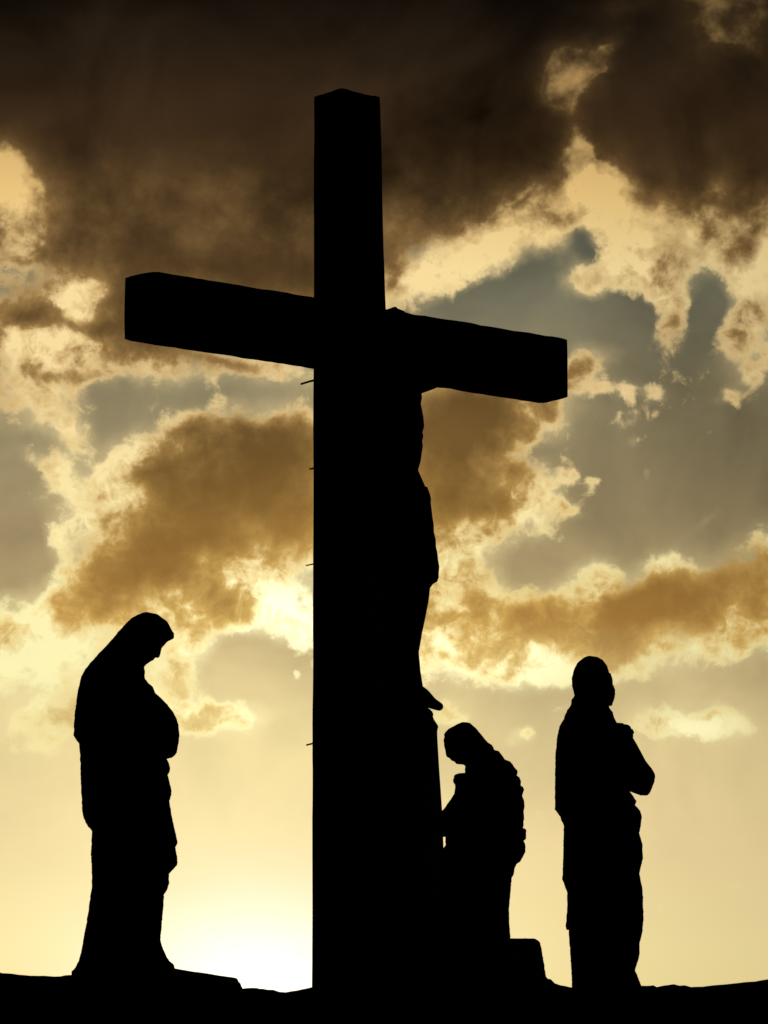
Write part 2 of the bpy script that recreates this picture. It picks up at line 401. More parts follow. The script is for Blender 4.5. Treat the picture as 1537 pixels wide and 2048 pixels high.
def tube(bm, pts, radii, n=14, flat=1.0, side=None):
    """tapered limb along points, rounded ends"""
    P = [Vector(p) for p in pts]
    # refine
    Q, R = [], []
    for i in range(len(P) - 1):
        for k in range(6):
            t = k / 6
            Q.append(P[i].lerp(P[i + 1], t)); R.append(radii[i] * (1 - t) + radii[i + 1] * t)
    Q.append(P[-1]); R.append(radii[-1])
    for _ in range(2):
        Q = [Q[0]] + [(Q[i - 1] + Q[i] * 2 + Q[i + 1]) / 4 for i in range(1, len(Q) - 1)] + [Q[-1]]
    d0 = (Q[0] - Q[1]).normalized(); d1 = (Q[-1] - Q[-2]).normalized()
    pre = [(Q[0] + d0 * R[0] * sin(a), R[0] * cos(a)) for a in (1.45, 1.1, 0.7, 0.35)]
    post = [(Q[-1] + d1 * R[-1] * sin(a), R[-1] * cos(a)) for a in (0.35, 0.7, 1.1, 1.45)]
    S = pre + list(zip(Q, R)) + post
    rings = []
    ref = Vector(side) if side is not None else Vector((0.13, 0.31, 0.94))
    for i, (c, r) in enumerate(S):
        a = S[max(0, i - 1)][0]; b = S[min(len(S) - 1, i + 1)][0]
        t = (b - a).normalized()
        u = (ref - t * ref.dot(t)).normalized(); v = t.cross(u)
        rings.append([c + u * (r * cos(2 * pi * k / n)) + v * (r * flat * sin(2 * pi * k / n)) for k in range(n)])
    ring_stack(bm, rings)

def ball(bm, c, r, axes=None, seg=20):
    """ellipsoid with radii r along axes (side, forward, up)"""
    if axes is None: axes = (Vector((1, 0, 0)), Vector((0, 1, 0)), Vector((0, 0, 1)))
    if not hasattr(r, '__len__'): r = (r, r, r)
    m = Matrix.Identity(4)
    for j in range(3):
        for i in range(3): m[i][j] = axes[j][i] * r[j]
        m[j][3] = Vector(c)[j]
    bmesh.ops.create_uvsphere(bm, u_segments=seg, v_segments=max(8, seg // 2 + 2), radius=1.0, matrix=m)

def head(bm, c, fwd, up, s=1.0, beard=False):
    """carved head with brow, sockets, nose, lips, chin, ears; c is the centre of the skull"""
    S, F, U = frame_of(fwd, up)
    c = Vector(c)
    P = lambda a, b, d: c + (S * a + F * b + U * d) * s
    ax = (S, F, U)
    ball(bm, P(0, -0.008, 0.022), (0.076 * s, 0.096 * s, 0.092 * s), ax, 28)
    ball(bm, P(0, 0.022, -0.045), (0.060 * s, 0.066 * s, 0.075 * s), ax, 24)
    ball(bm, P(0, 0.062, -0.100), (0.026 * s, 0.022 * s, 0.020 * s), ax)         # chin
    ball(bm, P(0, 0.078, 0.022), (0.050 * s, 0.014 * s, 0.010 * s), ax)          # brow
    tube(bm, [P(0, 0.082, 0.012), P(0, 0.100, -0.022), P(0, 0.106, -0.036)], [0.008 * s, 0.010 * s, 0.012 * s])
    for q in (-1, 1):
        ball(bm, P(0.011 * q, 0.093, -0.038), 0.009 * s, ax, 12)                  # nostril wings
        ball(bm, P(0.031 * q, 0.068, 0.000), (0.015 * s, 0.012 * s, 0.009 * s), ax, 14)   # eyelids
        ball(bm, P(0.040 * q, 0.050, -0.035), (0.020 * s, 0.022 * s, 0.020 * s), ax, 14)  # cheekbones
        ball(bm, P(0.076 * q, -0.005, -0.010), (0.008 * s, 0.018 * s, 0.030 * s), ax, 14) # ears
    ball(bm, P(0, 0.084, -0.060), (0.022 * s, 0.009 * s, 0.006 * s), ax, 14)
    ball(bm, P(0, 0.080, -0.073), (0.018 * s, 0.010 * s, 0.007 * s), ax, 14)
    if beard:
        ball(bm, P(0, 0.058, -0.125), (0.036 * s, 0.026 * s, 0.040 * s), ax)

def hand(bm, wrist, direc, palm_n, s=1.0, curl=0.5, thumb=1):
    """palm, four bent fingers of unequal length and a thumb; direc = towards the fingertips, palm_n = out of the palm"""
    D = Vector(direc).normalized(); Np = Vector(palm_n); Np = (Np - D * Np.dot(D)).normalized()
    S = D.cross(Np)
    w = Vector(wrist)
    P = lambda a, b, c: w + (S * a + D * b + Np * c) * s
    ball(bm, P(0, 0.045, 0), (0.040 * s, 0.052 * s, 0.015 * s), (S, D, Np), 18)
    ball(bm, P(0.026 * thumb, 0.028, 0.006), (0.016 * s, 0.026 * s, 0.014 * s), (S, D, Np), 14)
    for a, ln in ((0.029, 0.072), (0.010, 0.082), (-0.010, 0.076), (-0.029, 0.058)):
        a *= thumb
        p = P(a, 0.082, 0); d = D.copy(); pts = [P(a * 0.9, 0.055, 0), p]
        ang = 0
        for k, fr in enumerate((0.45, 0.32, 0.23)):
            ang += curl * (0.5 + 0.45 * k)
            p = p + (D * cos(ang) + Np * sin(ang)) * ln * fr * s
            pts.append(p)
        tube(bm, pts, [0.0095 * s, 0.0092 * s, 0.0086 * s, 0.0078 * s, 0.0066 * s], n=10)
    t0 = P(0.030 * thumb, 0.022, 0.004)
    t1 = P(0.052 * thumb, 0.048, 0.012); t2 = P(0.056 * thumb, 0.074, 0.022); t3 = P(0.050 * thumb, 0.094, 0.030)
    tube(bm, [t0, t1, t2, t3], [0.013 * s, 0.011 * s, 0.0095 * s, 0.008 * s], n=10)

def box8(bm, v):
    """block from eight corners: bottom ring then top ring"""
    vs = [bm.verts.new(p) for p in v]
    for f in ((0, 3, 2, 1), (4, 5, 6, 7), (0, 1, 5, 4), (1, 2, 6, 5), (2, 3, 7, 6), (3, 0, 4, 7)):
        bm.faces.new([vs[i] for i in f])
    return vs

def rough_block(bm, bev, cuts, amp, freq, seed):
    """worn edges and an uneven hand-hewn surface"""
    bmesh.ops.recalc_face_normals(bm, faces=bm.faces)
    bmesh.ops.bevel(bm, geom=list(bm.edges), offset=bev, segments=3, affect='EDGES', profile=0.5)
    for it in range(cuts):
        es = [e for e in bm.edges if e.calc_length() > 0.045]
        if not es: break
        bmesh.ops.subdivide_edges(bm, edges=es, cuts=1, use_grid_fill=True)
    bmesh.ops.triangulate(bm, faces=bm.faces)
    bm.normal_update()
    for v in bm.verts:
        p = v.co * freq + Vector((seed, 0, 0))
        d = mnoise.fractal(p, 0.6, 2.1, 4)
        chip = max(0.0, mnoise.noise(v.co * freq * 0.7 + Vector((0, seed, 3))) - 0.45)
        v.co += v.normal * (amp * d - amp * 2.2 * chip)

# ================================================================== ground and mound
CREST = 18.9
crest_rows = [(-900, 1975), (-200, 1938), (-30, 1928), (-4, 1937), (4, 1939), (14, 1947), (80, 1952), (140, 1956), (300, 1962), (420, 1972), (480, 1981), (520, 1983), (570, 1985),
              (600, 1981), (632, 1973), (700, 1970), (900, 1966), (1075, 1962), (1092, 1964), (1100, 1967), (1120, 1972), (1145, 1976), (1200, 1979), (1288, 1982), (1330, 1979),
              (1350, 1979), (1360, 1976), (1400, 1973), (1460, 1967), (1537, 1957), (1700, 1942), (2300, 1990)]
def crest_z(x):
    px = CX + x / CREST * FPX * cos(pitch) * 1.0
    return at(px, interp(crest_rows, px), CREST).z
def mound_z(x, y, rough=True):
    zc = crest_z(x)
    if y < CREST:
        t = max(0.0, (y - 16.2) / (CREST - 16.2))
        z = zc * (1 - (1 - t) ** 2.2)
    else:
        z = zc - 0.012 * (y - CREST)
        if y > 22.0:
            z *= max(0.0, 1 - ((y - 22.0) / 3.0) ** 1.6)
    side = max(0.0, 1 - max(0.0, abs(x) - 3.2) / 2.6)
    side = side * side * (3 - 2 * side)
    z *= side
    if rough:
        k = min(1.0, abs(y - CREST) * 1.4)
        z += mnoise.fractal(Vector((x * 2.2, y * 2.2, 0)), 0.7, 2.0, 5) * (0.10 if y < CREST else 0.03) * k * (1 if side > 0 else 0)
        z += mnoise.fractal(Vector((x * 9, y * 9, 5)), 0.7, 2.0, 4) * 0.003
        if y > CREST: z = min(z, zc - 0.004)
    return z

bm = bmesh.new()
xs = [-6.4 + 12.8 * i / 512 for i in range(513)]
ysl = [15.8 + (CREST - 15.8) * i / 70 for i in range(71)] + [CREST + 0.06 * i for i in range(1, 110)]
grid = [[bm.verts.new((x, y, max(-0.15, mound_z(x, y)))) for x in xs] for y in ysl]
for r0, r1 in zip(grid, grid[1:]):
    for i in range(len(xs) - 1):
        bm.faces.new((r0[i], r0[i + 1], r1[i + 1], r1[i]))
mo = build('rocky_mound', bm, M_rock); mo['kind'] = 'structure'

bm = bmesh.new()
g_ = 60
for i in range(g_ + 1):
    for j in range(g_ + 1):
        f = lambda k: (k / g_ * 2 - 1)
        x = math.copysign(abs(f(i)) ** 3, f(i)) * 6000; y = math.copysign(abs(f(j)) ** 3, f(j)) * 6000
        bm.verts.new((x, y, 0.0))
bm.verts.ensure_lookup_table()
for i in range(g_):
    for j in range(g_):
        a = i * (g_ + 1) + j
        bm.faces.new([bm.verts[k] for k in (a, a + 1, a + g_ + 2, a + g_ + 1)])
gr = build('ground', bm, M_ground); gr['kind'] = 'structure'

# ================================================================== the cross
YAW = radians(41.4); TILT = radians(0.65)
CR = Vector((-0.144, 20.0, 5.579))
U_ = Vector((cos(YAW) * cos(TILT), sin(YAW) * cos(TILT), sin(TILT)))
F_ = Vector((sin(YAW), -cos(YAW), 0.0))          # the side the carved figure hangs on
Ub = Vector((cos(YAW), sin(YAW), 0.0))
Zv = Vector((0, 0, 1))
def at_row(x, y, row):                           # height that shows at a photo row, for a spot on plan
    return at(CX, row, y).z
base = Vector((-0.17, 20.0, mound_z(-0.17, 20.0)))
cross = thing('cross', base, 'tall dark timber cross with a square shaft and crossbar, bearing the crucified figure', 'cross')

z_top_far, z_bot = at(CX, 206, 20.1).z, base.z - 0.15
pc = Vector((at(700, 610, 20).x, 20.0, 0))
tp = 0.104
def post_corner(side, front, z):
    row = CY - (z - at(CX, CY, 20).z) / 20 * FPX         # approximate row for the taper
    k = max(-1.1, min(3.3, (row - 610) / 420))
    w_ = 0.305 + 0.040 * k
    if k > 1: w_ = 0.345 + 0.028 * (k - 1)
    # left edge stays plumb, the right one spreads
    edge_l = -0.152
    return pc + Ub * (edge_l if side < 0 else edge_l + w_) + F_ * (tp * (1 if front else -1)) + Zv * z
bm = bmesh.new()
levels = [z_bot + (z_top_far - z_bot) * i / 60 for i in range(61)]
rings = []
n_side = 6
for li, z in enumerate(levels):
    top = li == 60
    cs = [post_corner(-1, True, z), post_corner(1, True, z), post_corner(1, False, z), post_corner(-1, False, z)]
    ring = []
    ctr = sum(cs, Vector()) / 4
    for q in range(4):
        a, b = cs[q], cs[(q + 1) % 4]
        for k in range(n_side):
            t = k / n_side
            p = a.lerp(b, t)
            if k == 0: p = p.lerp(ctr, 0.02)           # worn arris
            nn = (p - ctr); nn.z = 0; nn.normalize()
            d = 0.0030 * mnoise.fractal(Vector((p.x * 8, p.y * 8, p.z * 2.2)), 0.7, 2.0, 4)
            ring.append(p + nn * d)
    rings.append(ring)
# weathered, uneven head of the shaft
topc = sum(rings[-1], Vector()) / len(rings[-1])
for f, h in ((0.97, 0.004), (0.85, 0.008), (0.65, 0.009), (0.4, 0.009), (0.2, 0.009)):
    rings.append([topc + (p - topc) * f + Zv * (h - 0.006 + 0.012 * mnoise.fractal(p * 14, 0.7, 2.0, 3) - 0.03 * (p - topc).dot(Ub)) for p in rings[60]])
ring_stack(bm, rings)
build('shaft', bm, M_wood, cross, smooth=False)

Lh, th_, hh = 1.371, 0.1, 0.156
Kb = Zv
def barp(a, b, s):
    p = CR + U_ * Lh * a + F_ * th_ * b + Kb * hh * s
    if b > 0 and a < 0: p += Ub * 0.013 * (-a)          # ends not sawn quite square
    if b < 0 and a > 0: p += Ub * 0.014 * a - Kb * (0.006 * a if s < 0 else 0)
    return p
bm = bmesh.new()
rings = []
for i in range(73):
    a = -1 + 2 * i / 72
    cs = [barp(a, 1, -1), barp(a, 1, 1), barp(a, -1, 1), barp(a, -1, -1)]
    ctr = sum(cs, Vector()) / 4
    ring = []
    for q in range(4):
        for k in range(5):
            t = k / 5
            p = cs[q].lerp(cs[(q + 1) % 4], t)
            if k == 0: p = p.lerp(ctr, 0.015)
            e = 1.0
            if i in (0, 72): p = p.lerp(ctr, 0.025)
            nn = (p - ctr).normalized()
            p = p + nn * 0.0032 * mnoise.fractal(p * 7, 0.7, 2.0, 4)
            # small chips along the edges
            if k == 0: p = p - nn * 0.010 * max(0, mnoise.noise(p * 11) - 0.25)
            ring.append(p)
    rings.append(ring)
ring_stack(bm, rings)
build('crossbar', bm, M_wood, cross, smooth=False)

# stone support under the feet, leaning out from the shaft
XO = pc + F_ * tp                                # middle of the front face of the shaft on plan
def CP(l, f, row):                               # lateral, out from the front face, photo row
    p = XO + Ub * l + F_ * f
    p.z = at(CX, row, p.y).z
    return p
def f_for(px, row, l, ext):                      # how far out a piece hangs so that its edge is seen at px
    f = 0.3
    for _ in range(8):
        p = CP(l, f, row)
        sx_ = CX + (p.x + ext) / p.y * FPX * cos(pitch) / (cos(pitch) ** 2 + 0) * 1.0
        # exact projection
        d = Vector((p.x + ext, p.y, p.z)) - EYE
        c, s = cos(pitch), sin(pitch)
        dep = d.y * c + d.z * s
        x_ = CX + FPX * d.x / dep
        f += (px - x_) * dep / FPX / F_.x
    return f
bm = bmesh.new()
edge = [(1408, 838), (1414, 852), (1419, 862), (1424, 866), (1430, 868), (1434, 866), (1440, 869), (1452, 877.5), (1462, 875), (1478, 875.5), (1530, 878.5), (1580, 882), (1625, 885), (1680, 887), (1760, 890), (1900, 894), (2010, 898)]
rings = []
rr = 1408
while rr <= 2010:
    x_ = interp(edge, rr)
    hw = 0.15 + 0.05 * (rr - 1419) / 600
    f1 = f_for(x_, rr, hw, 0.0)
    cs = [(-hw, -0.02), (hw, -0.02), (hw, f1), (-hw, f1)]
    ring = []
    for q in range(4):
        (l0, f0), (l1, f1_) = cs[q], cs[(q + 1) % 4]
        for k in range(6):
            t = k / 6
            l, f = l0 + (l1 - l0) * t, f0 + (f1_ - f0) * t
            p = CP(l, f, rr)
            if 0 < k: p += Vector((1, 0, 0)) * 0.004 * mnoise.noise(p * 10)
            ring.append(p)
    rings.append(ring); rr += 5
ring_stack(bm, rings)
build('foot_support', bm, M_wood, cross, smooth=False)

# iron pegs in the back edge of the shaft
for (x0, y0, x1, y1, r) in ((640, 758, 603, 768, 0.0055), (640, 936, 620, 938, 0.0045), (640, 1127, 613, 1131, 0.0035), (640, 1485, 614, 1490, 0.0045)):
    bm = bmesh.new()
    a, b = at(x0, y0, 19.99), at(x1, y1, 19.90)
    tube(bm, [a, a.lerp(b, 0.5) + Vector((0, 0, 0.002)), b], [r, r, r * 0.9], n=8)
    build('iron_peg', bm, M_iron, cross)

# ================================================================== the crucified figure
chr_ = thing('crucified_statue', CP(0, 0.2, 1000), 'carved crucified figure with bent head and loincloth, arms spread on the crossbar', 'statue')
def EX(a, b): return math.sqrt((a * cos(YAW)) ** 2 + (b * sin(YAW)) ** 2)
def ering(row, px, a, b, l=0.0, n=40, f=None, wob=0.0, seed=0):
    if f is None: f = f_for(px, row, l, EX(a, b))
    c = CP(l, f, row)
    out = []
    for i in range(n):
        t = 2 * pi * i / n
        k = 1 + wob * sin(9 * t + row * 0.03 + seed) * (0.5 + 0.5 * mnoise.noise(Vector((t, row * 0.02, seed))))
        out.append(c + Ub * a * k * cos(t) + F_ * b * k * sin(t))
    return out, f
bm = bmesh.new()
sec = [(722, 812, 0.085, 0.075), (738, 832, 0.165, 0.095), (760, 843, 0.20, 0.12), (790, 845, 0.20, 0.132), (803, 842.5, 0.20, 0.134), (815, 845, 0.195, 0.137), (832, 848, 0.19, 0.137), (850, 849.5, 0.185, 0.135), (862, 845.5, 0.18, 0.13), (868, 848, 0.178, 0.128), (880, 845, 0.174, 0.124), (887, 847, 0.172, 0.122),
       (900, 845, 0.168, 0.118), (920, 842, 0.16, 0.108), (937, 837, 0.152, 0.10), (955, 845, 0.158, 0.105), (985, 858, 0.17, 0.115), (1020, 860, 0.18, 0.125), (1060, 862, 0.18, 0.125), (1090, 858, 0.15, 0.11)]
rings = []; fs = {}
for s_ in sec:
    r_, f_ = ering(*s_); rings.append(r_); fs[s_[0]] = f_
# refine by linear in-betweens
fine = []
for r0, r1 in zip(rings, rings[1:]):
    for k in range(3):
        fine.append([a.lerp(b, k / 3) for a, b in zip(r0, r1)])
fine.append(rings[-1])
ring_stack(bm, fine)
# chest and rib relief
for q in (-1, 1):
    ball(bm, CP(0.075 * q, fs[790] + 0.065, 805), (0.075, 0.055, 0.06), (Ub, F_, Zv))
# neck and head, bent forward and to his left
hc = CP(0.0, 0.215, 664.5)
nk = CP(0.0, 0.20, 728)
tube(bm, [nk, CP(0.02, 0.21, 700), hc - Zv * 0.03], [0.062, 0.056, 0.056])
hf = (F_ * 0.85 + Ub * 0.25 - Zv * 0.55); hu = (Zv * 0.9 + F_ * 0.45 + Ub * 0.2)
head(bm, hc, hf, hu, 1.04, beard=True)
# arms out along the crossbar
fr = 2 * th_ * 0 + 0.03
for q in (-1, 1):
    sh = CP(0.175 * q, 0.19, 752)
    el = CP(0.52 * q, 0.085, 752); wr = CP(0.86 * q, 0.035, 752)
    sh.z = CR.z - 0.235 + TILT * 0.17 * q; el.z = CR.z - 0.11 + U_.z * 0.5 * q; wr.z = CR.z - 0.015 + U_.z * .86 * q
    tube(bm, [sh, sh.lerp(el, 0.45) - Zv * 0.012, el, el.lerp(wr, 0.3), wr], [0.066, 0.056, 0.043, 0.045, 0.029], flat=0.95)
    hand(bm, wr, Ub * q - Zv * 0.02, F_ + Zv * 0.1, 1.06, curl=0.55, thumb=-q)
# legs: knees forward, right foot over left
def LP(px, row, l, r): return CP(l, f_for(px, row, l, r), row)
hipf = fs[1060]
legR = [CP(0.085, hipf, 1075), LP(864, 1130, 0.080, 0.085), LP(860, 1185, 0.070, 0.064), LP(851, 1232, 0.062, 0.060), LP(845, 1262, 0.058, 0.057), LP(838.5, 1305, 0.05, 0.046), LP(842, 1345, 0.042, 0.038), LP(846, 1375, 0.036, 0.040)]
tube(bm, legR, [0.098, 0.086, 0.066, 0.062, 0.058, 0.046, 0.038, 0.042], n=20)
legL = [CP(-0.085, hipf, 1075), CP(-0.075, hipf + 0.06, 1135), CP(-0.06, hipf + 0.055, 1190), CP(-0.045, hipf + 0.02, 1240), CP(-0.035, hipf + 0.02, 1305), CP(-0.03, hipf + 0.03, 1350), CP(-0.02, hipf + 0.02, 1395)]
tube(bm, legL, [0.098, 0.086, 0.066, 0.062, 0.054, 0.048, 0.046], n=20)
def foot(bm, ankle_l, pts, s=1.0):
    tube(bm, pts, [0.040 * s, 0.042 * s, 0.036 * s, 0.029 * s, 0.021 * s], n=16, flat=0.85)
toe = CP(0.03, f_for(884.5, 1416, 0.03, 0.012), 1413.5)
heel = CP(0.03, 0.30, 1398)
ank = legR[-1]
foot(bm, 0, [ank + Zv * 0.02, ank - Zv * 0.015, ank.lerp(toe, 0.35) - Zv * 0.006, ank.lerp(toe, 0.68) - Zv * 0.012, toe])
for k in range(5):                                # toes
    p = toe + Ub * (0.012 - 0.018 * k) - F_ * (0.004 + 0.012 * k)
    tube(bm, [p - F_ * 0.04 + Zv * 0.008, p], [0.011 if k else 0.014, 0.0095 if k else 0.013], n=8)
tube(bm, [heel + Zv * 0.06, heel + F_ * 0.03, heel + F_ * 0.10 - Zv * 0.01], [0.036, 0.034, 0.03])
toe2 = CP(-0.03, 0.40, 1412)
foot(bm, 0, [legL[-1] + Zv * .02, legL[-1], legL[-1].lerp(toe2, 0.4), legL[-1].lerp(toe2, 0.7) - Zv * 0.01, toe2])
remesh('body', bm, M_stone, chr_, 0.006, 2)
# loincloth
bm = bmesh.new()
lc = [(972, 855, 0.178, 0.122), (985, 859.5, 0.185, 0.128), (994, 861.5, 0.188, 0.13), (1010, 862, 0.19, 0.132), (1035, 866, 0.195, 0.135), (1060, 869, 0.198, 0.138), (1075, 872, 0.195, 0.138),
      (1092, 872.5, 0.19, 0.137), (1108, 876, 0.188, 0.136), (1130, 878, 0.182, 0.132), (1152, 877.5, 0.176, 0.128), (1160, 874, 0.168, 0.122), (1165, 866, 0.155, 0.11), (1172, 860, 0.15, 0.10)]
rings = [ering(*s_, n=90)[0] for s_ in lc]
fine = []
for r0, r1 in zip(rings, rings[1:]):
    for k in range(4): fine.append([a.lerp(b, k / 4) for a, b in zip(r0, r1)])
fine.append(rings[-1])
for ri, r_ in enumerate(fine):
    c = sum(r_, Vector()) / len(r_)
    for i, p in enumerate(r_):
        t = 2 * pi * i / 90
        d = (p - c).normalized()
        r_[i] = p + d * (0.010 * (abs(sin(7 * t + ri * 0.10)) - 0.75) + 0.004 * mnoise.noise(p * 22))
ring_stack(bm, fine)
build('loincloth', bm, M_cloth, chr_)
# hair and crown of thorns
bm = bmesh.new()
S1, F1, U1 = frame_of(hf, hu)
random.seed(5)
for k in range(46):
    a = random.uniform(0.65, 2 * pi - 0.65)      # none over the face
    d = F1 * cos(a) + S1 * sin(a)
    r0_ = hc + U1 * (0.085 + random.uniform(0, 0.02)) + d * 0.045
    r1_ = hc + d * 0.092 + U1 * 0.01
    r2_ = hc + d * 0.100 - U1 * 0.10 - Zv * random.uniform(0.02, 0.10)
    tube(bm, [r0_, r0_.lerp(r1_, 0.6) + d * 0.02, r1_, r2_], [0.013, 0.015, 0.016, 0.009], n=8)
build('hair', bm, M_stone, chr_)
bm = bmesh.new()
for ring_k in range(3):
    pts = []
    for i in range(25):
        a = 2 * pi * i / 24
        d = F1 * cos(a) * 0.108 + S1 * sin(a) * 0.096
        pts.append(hc + d + U1 * (0.052 + 0.011 * sin(a * 5 + ring_k * 2.1)))
    tube(bm, pts, [0.006] * 25, n=6)
for k in range(26):
    a = random.uniform(0, 2 * pi)
    d = (F1 * cos(a) * 0.108 + S1 * sin(a) * 0.096)
    p = hc + d + U1 * 0.052
    tube(bm, [p, p + (d.normalized() + U1 * random.uniform(-0.8, 0.9)) * 0.026], [0.004, 0.001], n=5)
build('crown_of_thorns', bm, M_stone, chr_)

# ================================================================== standing veiled woman, left
YM = 19.6
zb = mound_z(at(250, 1950, YM).x, YM)
mary = thing('veiled_woman_statue', (at(250, 1950, YM).x, YM, at(250, 1960, YM).z), 'standing statue of a veiled woman with bowed head, left of the cross', 'statue', 'mourning statues around the cross')
mr = [(294,1224),(314.5,1228),(335,1243),(347.6,1266),(348.2,1272),(347.6,1277),(333,1286),(323,1297),(320,1306),(318.7,1313.5),(312.5,1314.5),(306,1320),(300,1324),(292,1330),(286,1338),(282.5,1345),(285,1351),(289.7,1357),(297,1366),(305,1373),(308.5,1379),(310.4,1386),(320,1394),(335,1409),(345,1422),(352,1434),(357,1450),(359,1465),(358.5,1480),(356,1494),(354,1504),(350,1511),(344,1515.5),(336,1517),
      (338,1526),(341,1537),(339,1545),(336,1550),(340,1566),(343.5,1581),(343,1590),(339,1601.5),(343,1627),(347.6,1651),(355,1680),(355,1686),(351,1695),(354,1712),(356,1724),(354,1730),(346,1740),(338,1748),(338.5,1767),(334,1780),(328,1790),(327,1813),(324,1845),(321,1879),(324,1892),(329,1904),(334,1914),(339,1922),(347,1928),(350,1937),(353,1950),(355,1985)]
ml = [(292,1224),(285.6,1225.5),(275,1230),(265,1235),(254,1245),(244,1256),(219,1285),(190,1316),(172,1337),(163.5,1353),(157,1382),(151,1423),(148,1471),(153,1479),(159,1486),(161,1510),(163,1572.5),(165.5,1622),(168,1636),(172,1645),(177,1654),(184,1659),(183,1709),(185,1773),(174,1846),(163.5,1904),(158,1922),(153,1933),(148,1939),(144,1943),(146,1953),(147,1985)]
# robe
bm = bmesh.new()
robe_l = [(200,1350),(185,1380),(175,1430),(172,1500),(172,1580),(174,1640),(184.5,1662)] + [p for p in ml if p[1] > 1662]
robe_r = [(280,1350),(292,1375),(306,1400),(325,1440),(332,1480),(334,1518)] + [p for p in mr if p[1] > 1518]
drape(bm, robe_l, robe_r, [(1350,0.10),(1385,0.19),(1450,0.21),(1540,0.185),(1650,0.20),(1800,0.215),(1900,0.24),(1985,0.28)], YM, folds=((14,0.14,1.1),(23,0.06,-1.7)), seed=1)
build('robe', bm, M_cloth, mary)
# mantle over shoulders and folded arms
bm = bmesh.new()
man_r = [(276,1340),(283,1349),(289.7,1357),(297,1366),(305,1373),(308.5,1379)] + [p for p in mr if 1384 < p[1] < 1516] + [(325,1520),(306,1545),(285,1590),(262,1625),(235,1650),(200,1659)]
man_l = [p for p in ml if 1330 < p[1] < 1658] + [(184,1659)]
drape(bm, man_l, man_r, [(1340,0.11),(1356,0.16),(1385,0.225),(1450,0.245),(1520,0.235),(1600,0.215),(1659,0.12)], YM, folds=((11,0.12,2.4),(19,0.05,1.0)), seed=2)
build('mantle', bm, M_cloth, mary)
# veil over the head, open at the face
bm = bmesh.new()
veil_r = [p for p in mr if p[1] < 1278] + [(334,1284),(312,1292),(300,1305),(290,1322),(281,1340),(262,1352),(240,1375),(220,1400)]
veil_l = [p for p in ml if p[1] < 1400] + [(155,1400)]
drape(bm, veil_l, veil_r, [(1224,0.02),(1229,0.055),(1236,0.08),(1250,0.102),(1275,0.112),(1300,0.118),(1330,0.13),(1360,0.19),(1400,0.22)], YM, folds=((7,0.05,2.0),(13,0.03,1.0)), seed=3, step=2)
build('veil', bm, M_cloth, mary)
# body: head bowed, neck, folded hands, feet under the hem
bm = bmesh.new()
hm = at(287, 1284, YM)
def XZ(px, py, y=0.0): return at(px, py, YM) + Vector((0, y, 0))
drape(bm, [(262,1240),(255,1262),(252,1290),(248,1320),(243,1345),(235,1365)], [(325,1240),(337,1262),(338,1279)] + [p for p in mr if 1285 < p[1] < 1346] + [(285,1350),(288,1365)],
      [(1240,0.05),(1262,0.075),(1290,0.078),(1312,0.066),(1325,0.056),(1345,0.058),(1365,0.09)], YM, folds=((2,0.0,0),), seed=4, step=2, n=64)
fwd_m = Vector((0.80, 0, -0.60)); up_m = Vector((0.6, 0, 0.8))
S1, F1, U1 = frame_of(fwd_m, up_m)
for q in (-1, 1):
    ball(bm, XZ(316, 1300, 0.031 * q), (0.014, 0.010, 0.008), (S1, F1, U1), 14)
    ball(bm, XZ(303, 1303, 0.045 * q), (0.02, 0.022, 0.02), (S1, F1, U1), 14)
tube(bm, [XZ(321, 1297), XZ(317.5, 1309), XZ(316, 1312)], [0.007, 0.009, 0.010])
ball(bm, XZ(305, 1318), (0.02, 0.009, 0.006), (S1, F1, U1), 14)
tube(bm, [XZ(268, 1345), XZ(250, 1400), XZ(250, 1600), XZ(245, 1900)], [0.055, 0.13, 0.12, 0.10], n=24)
for q in (-1, 1):
    tube(bm, [XZ(245, 1395, 0.15 * q), XZ(262, 1490, 0.20 * q), XZ(312, 1480, 0.12 * q), XZ(326, 1470, 0.06 * q)], [0.06, 0.05, 0.036, 0.028])
    hand(bm, XZ(322, 1476, 0.07 * q), Vector((-0.10, -0.30 * q, 0.75)), Vector((0, -q, 0)), 0.88, 0.15, thumb=q)
    tube(bm, [XZ(270, 1935, 0.09 * q), XZ(315, 1948, 0.10 * q), XZ(338, 1952, 0.10 * q)], [0.045, 0.04, 0.03])
remesh('body', bm, M_stone, mary, 0.0042, 1)

# stone slab under her
bm = bmesh.new()
zz = lambda px, row, Y: at(px, row, Y)
f0, f1 = 19.15, 20.15
tl, tr, br = (120, 1925), (473.5, 1956), (478.5, 2003)
pL, pM, pR = at(130, 1952, f0), at(350, 1936.5, f0), at(473.5, 1955.5, f0)
bot = 2.05
rings = []
prof_ = [at(132, 1960, f0), at(200, 1950, f0), at(300, 1938, f0), at(350, 1936.5, f0), at(400, 1944, f0), at(440, 1950.5, f0), at(470, 1955.5, f0), at(475, 1957.5, f0), at(476.5, 1961, f0), at(479, 1992, f0)]
front = [Vector((p.x, f0, p.z)) for p in prof_]
vsf = [bm.verts.new(p) for p in front]; vsb = [bm.verts.new(p + Vector((0, f1 - f0, -0.02))) for p in front]
vfb = [bm.verts.new((p.x, f0, bot)) for p in front]; vbb = [bm.verts.new((p.x, f1, bot)) for p in front]
for i in range(len(front) - 1):
    bm.faces.new((vsf[i], vsf[i + 1], vsb[i + 1], vsb[i])); bm.faces.new((vfb[i], vfb[i + 1], vsf[i + 1], vsf[i]))
    bm.faces.new((vsb[i], vsb[i + 1], vbb[i + 1], vbb[i])); bm.faces.new((vbb[i], vbb[i + 1], vfb[i + 1], vfb[i]))
bm.faces.new((vsf[0], vsb[0], vbb[0], vfb[0])); bm.faces.new((vsf[-1], vfb[-1], vbb[-1], vsb[-1]))
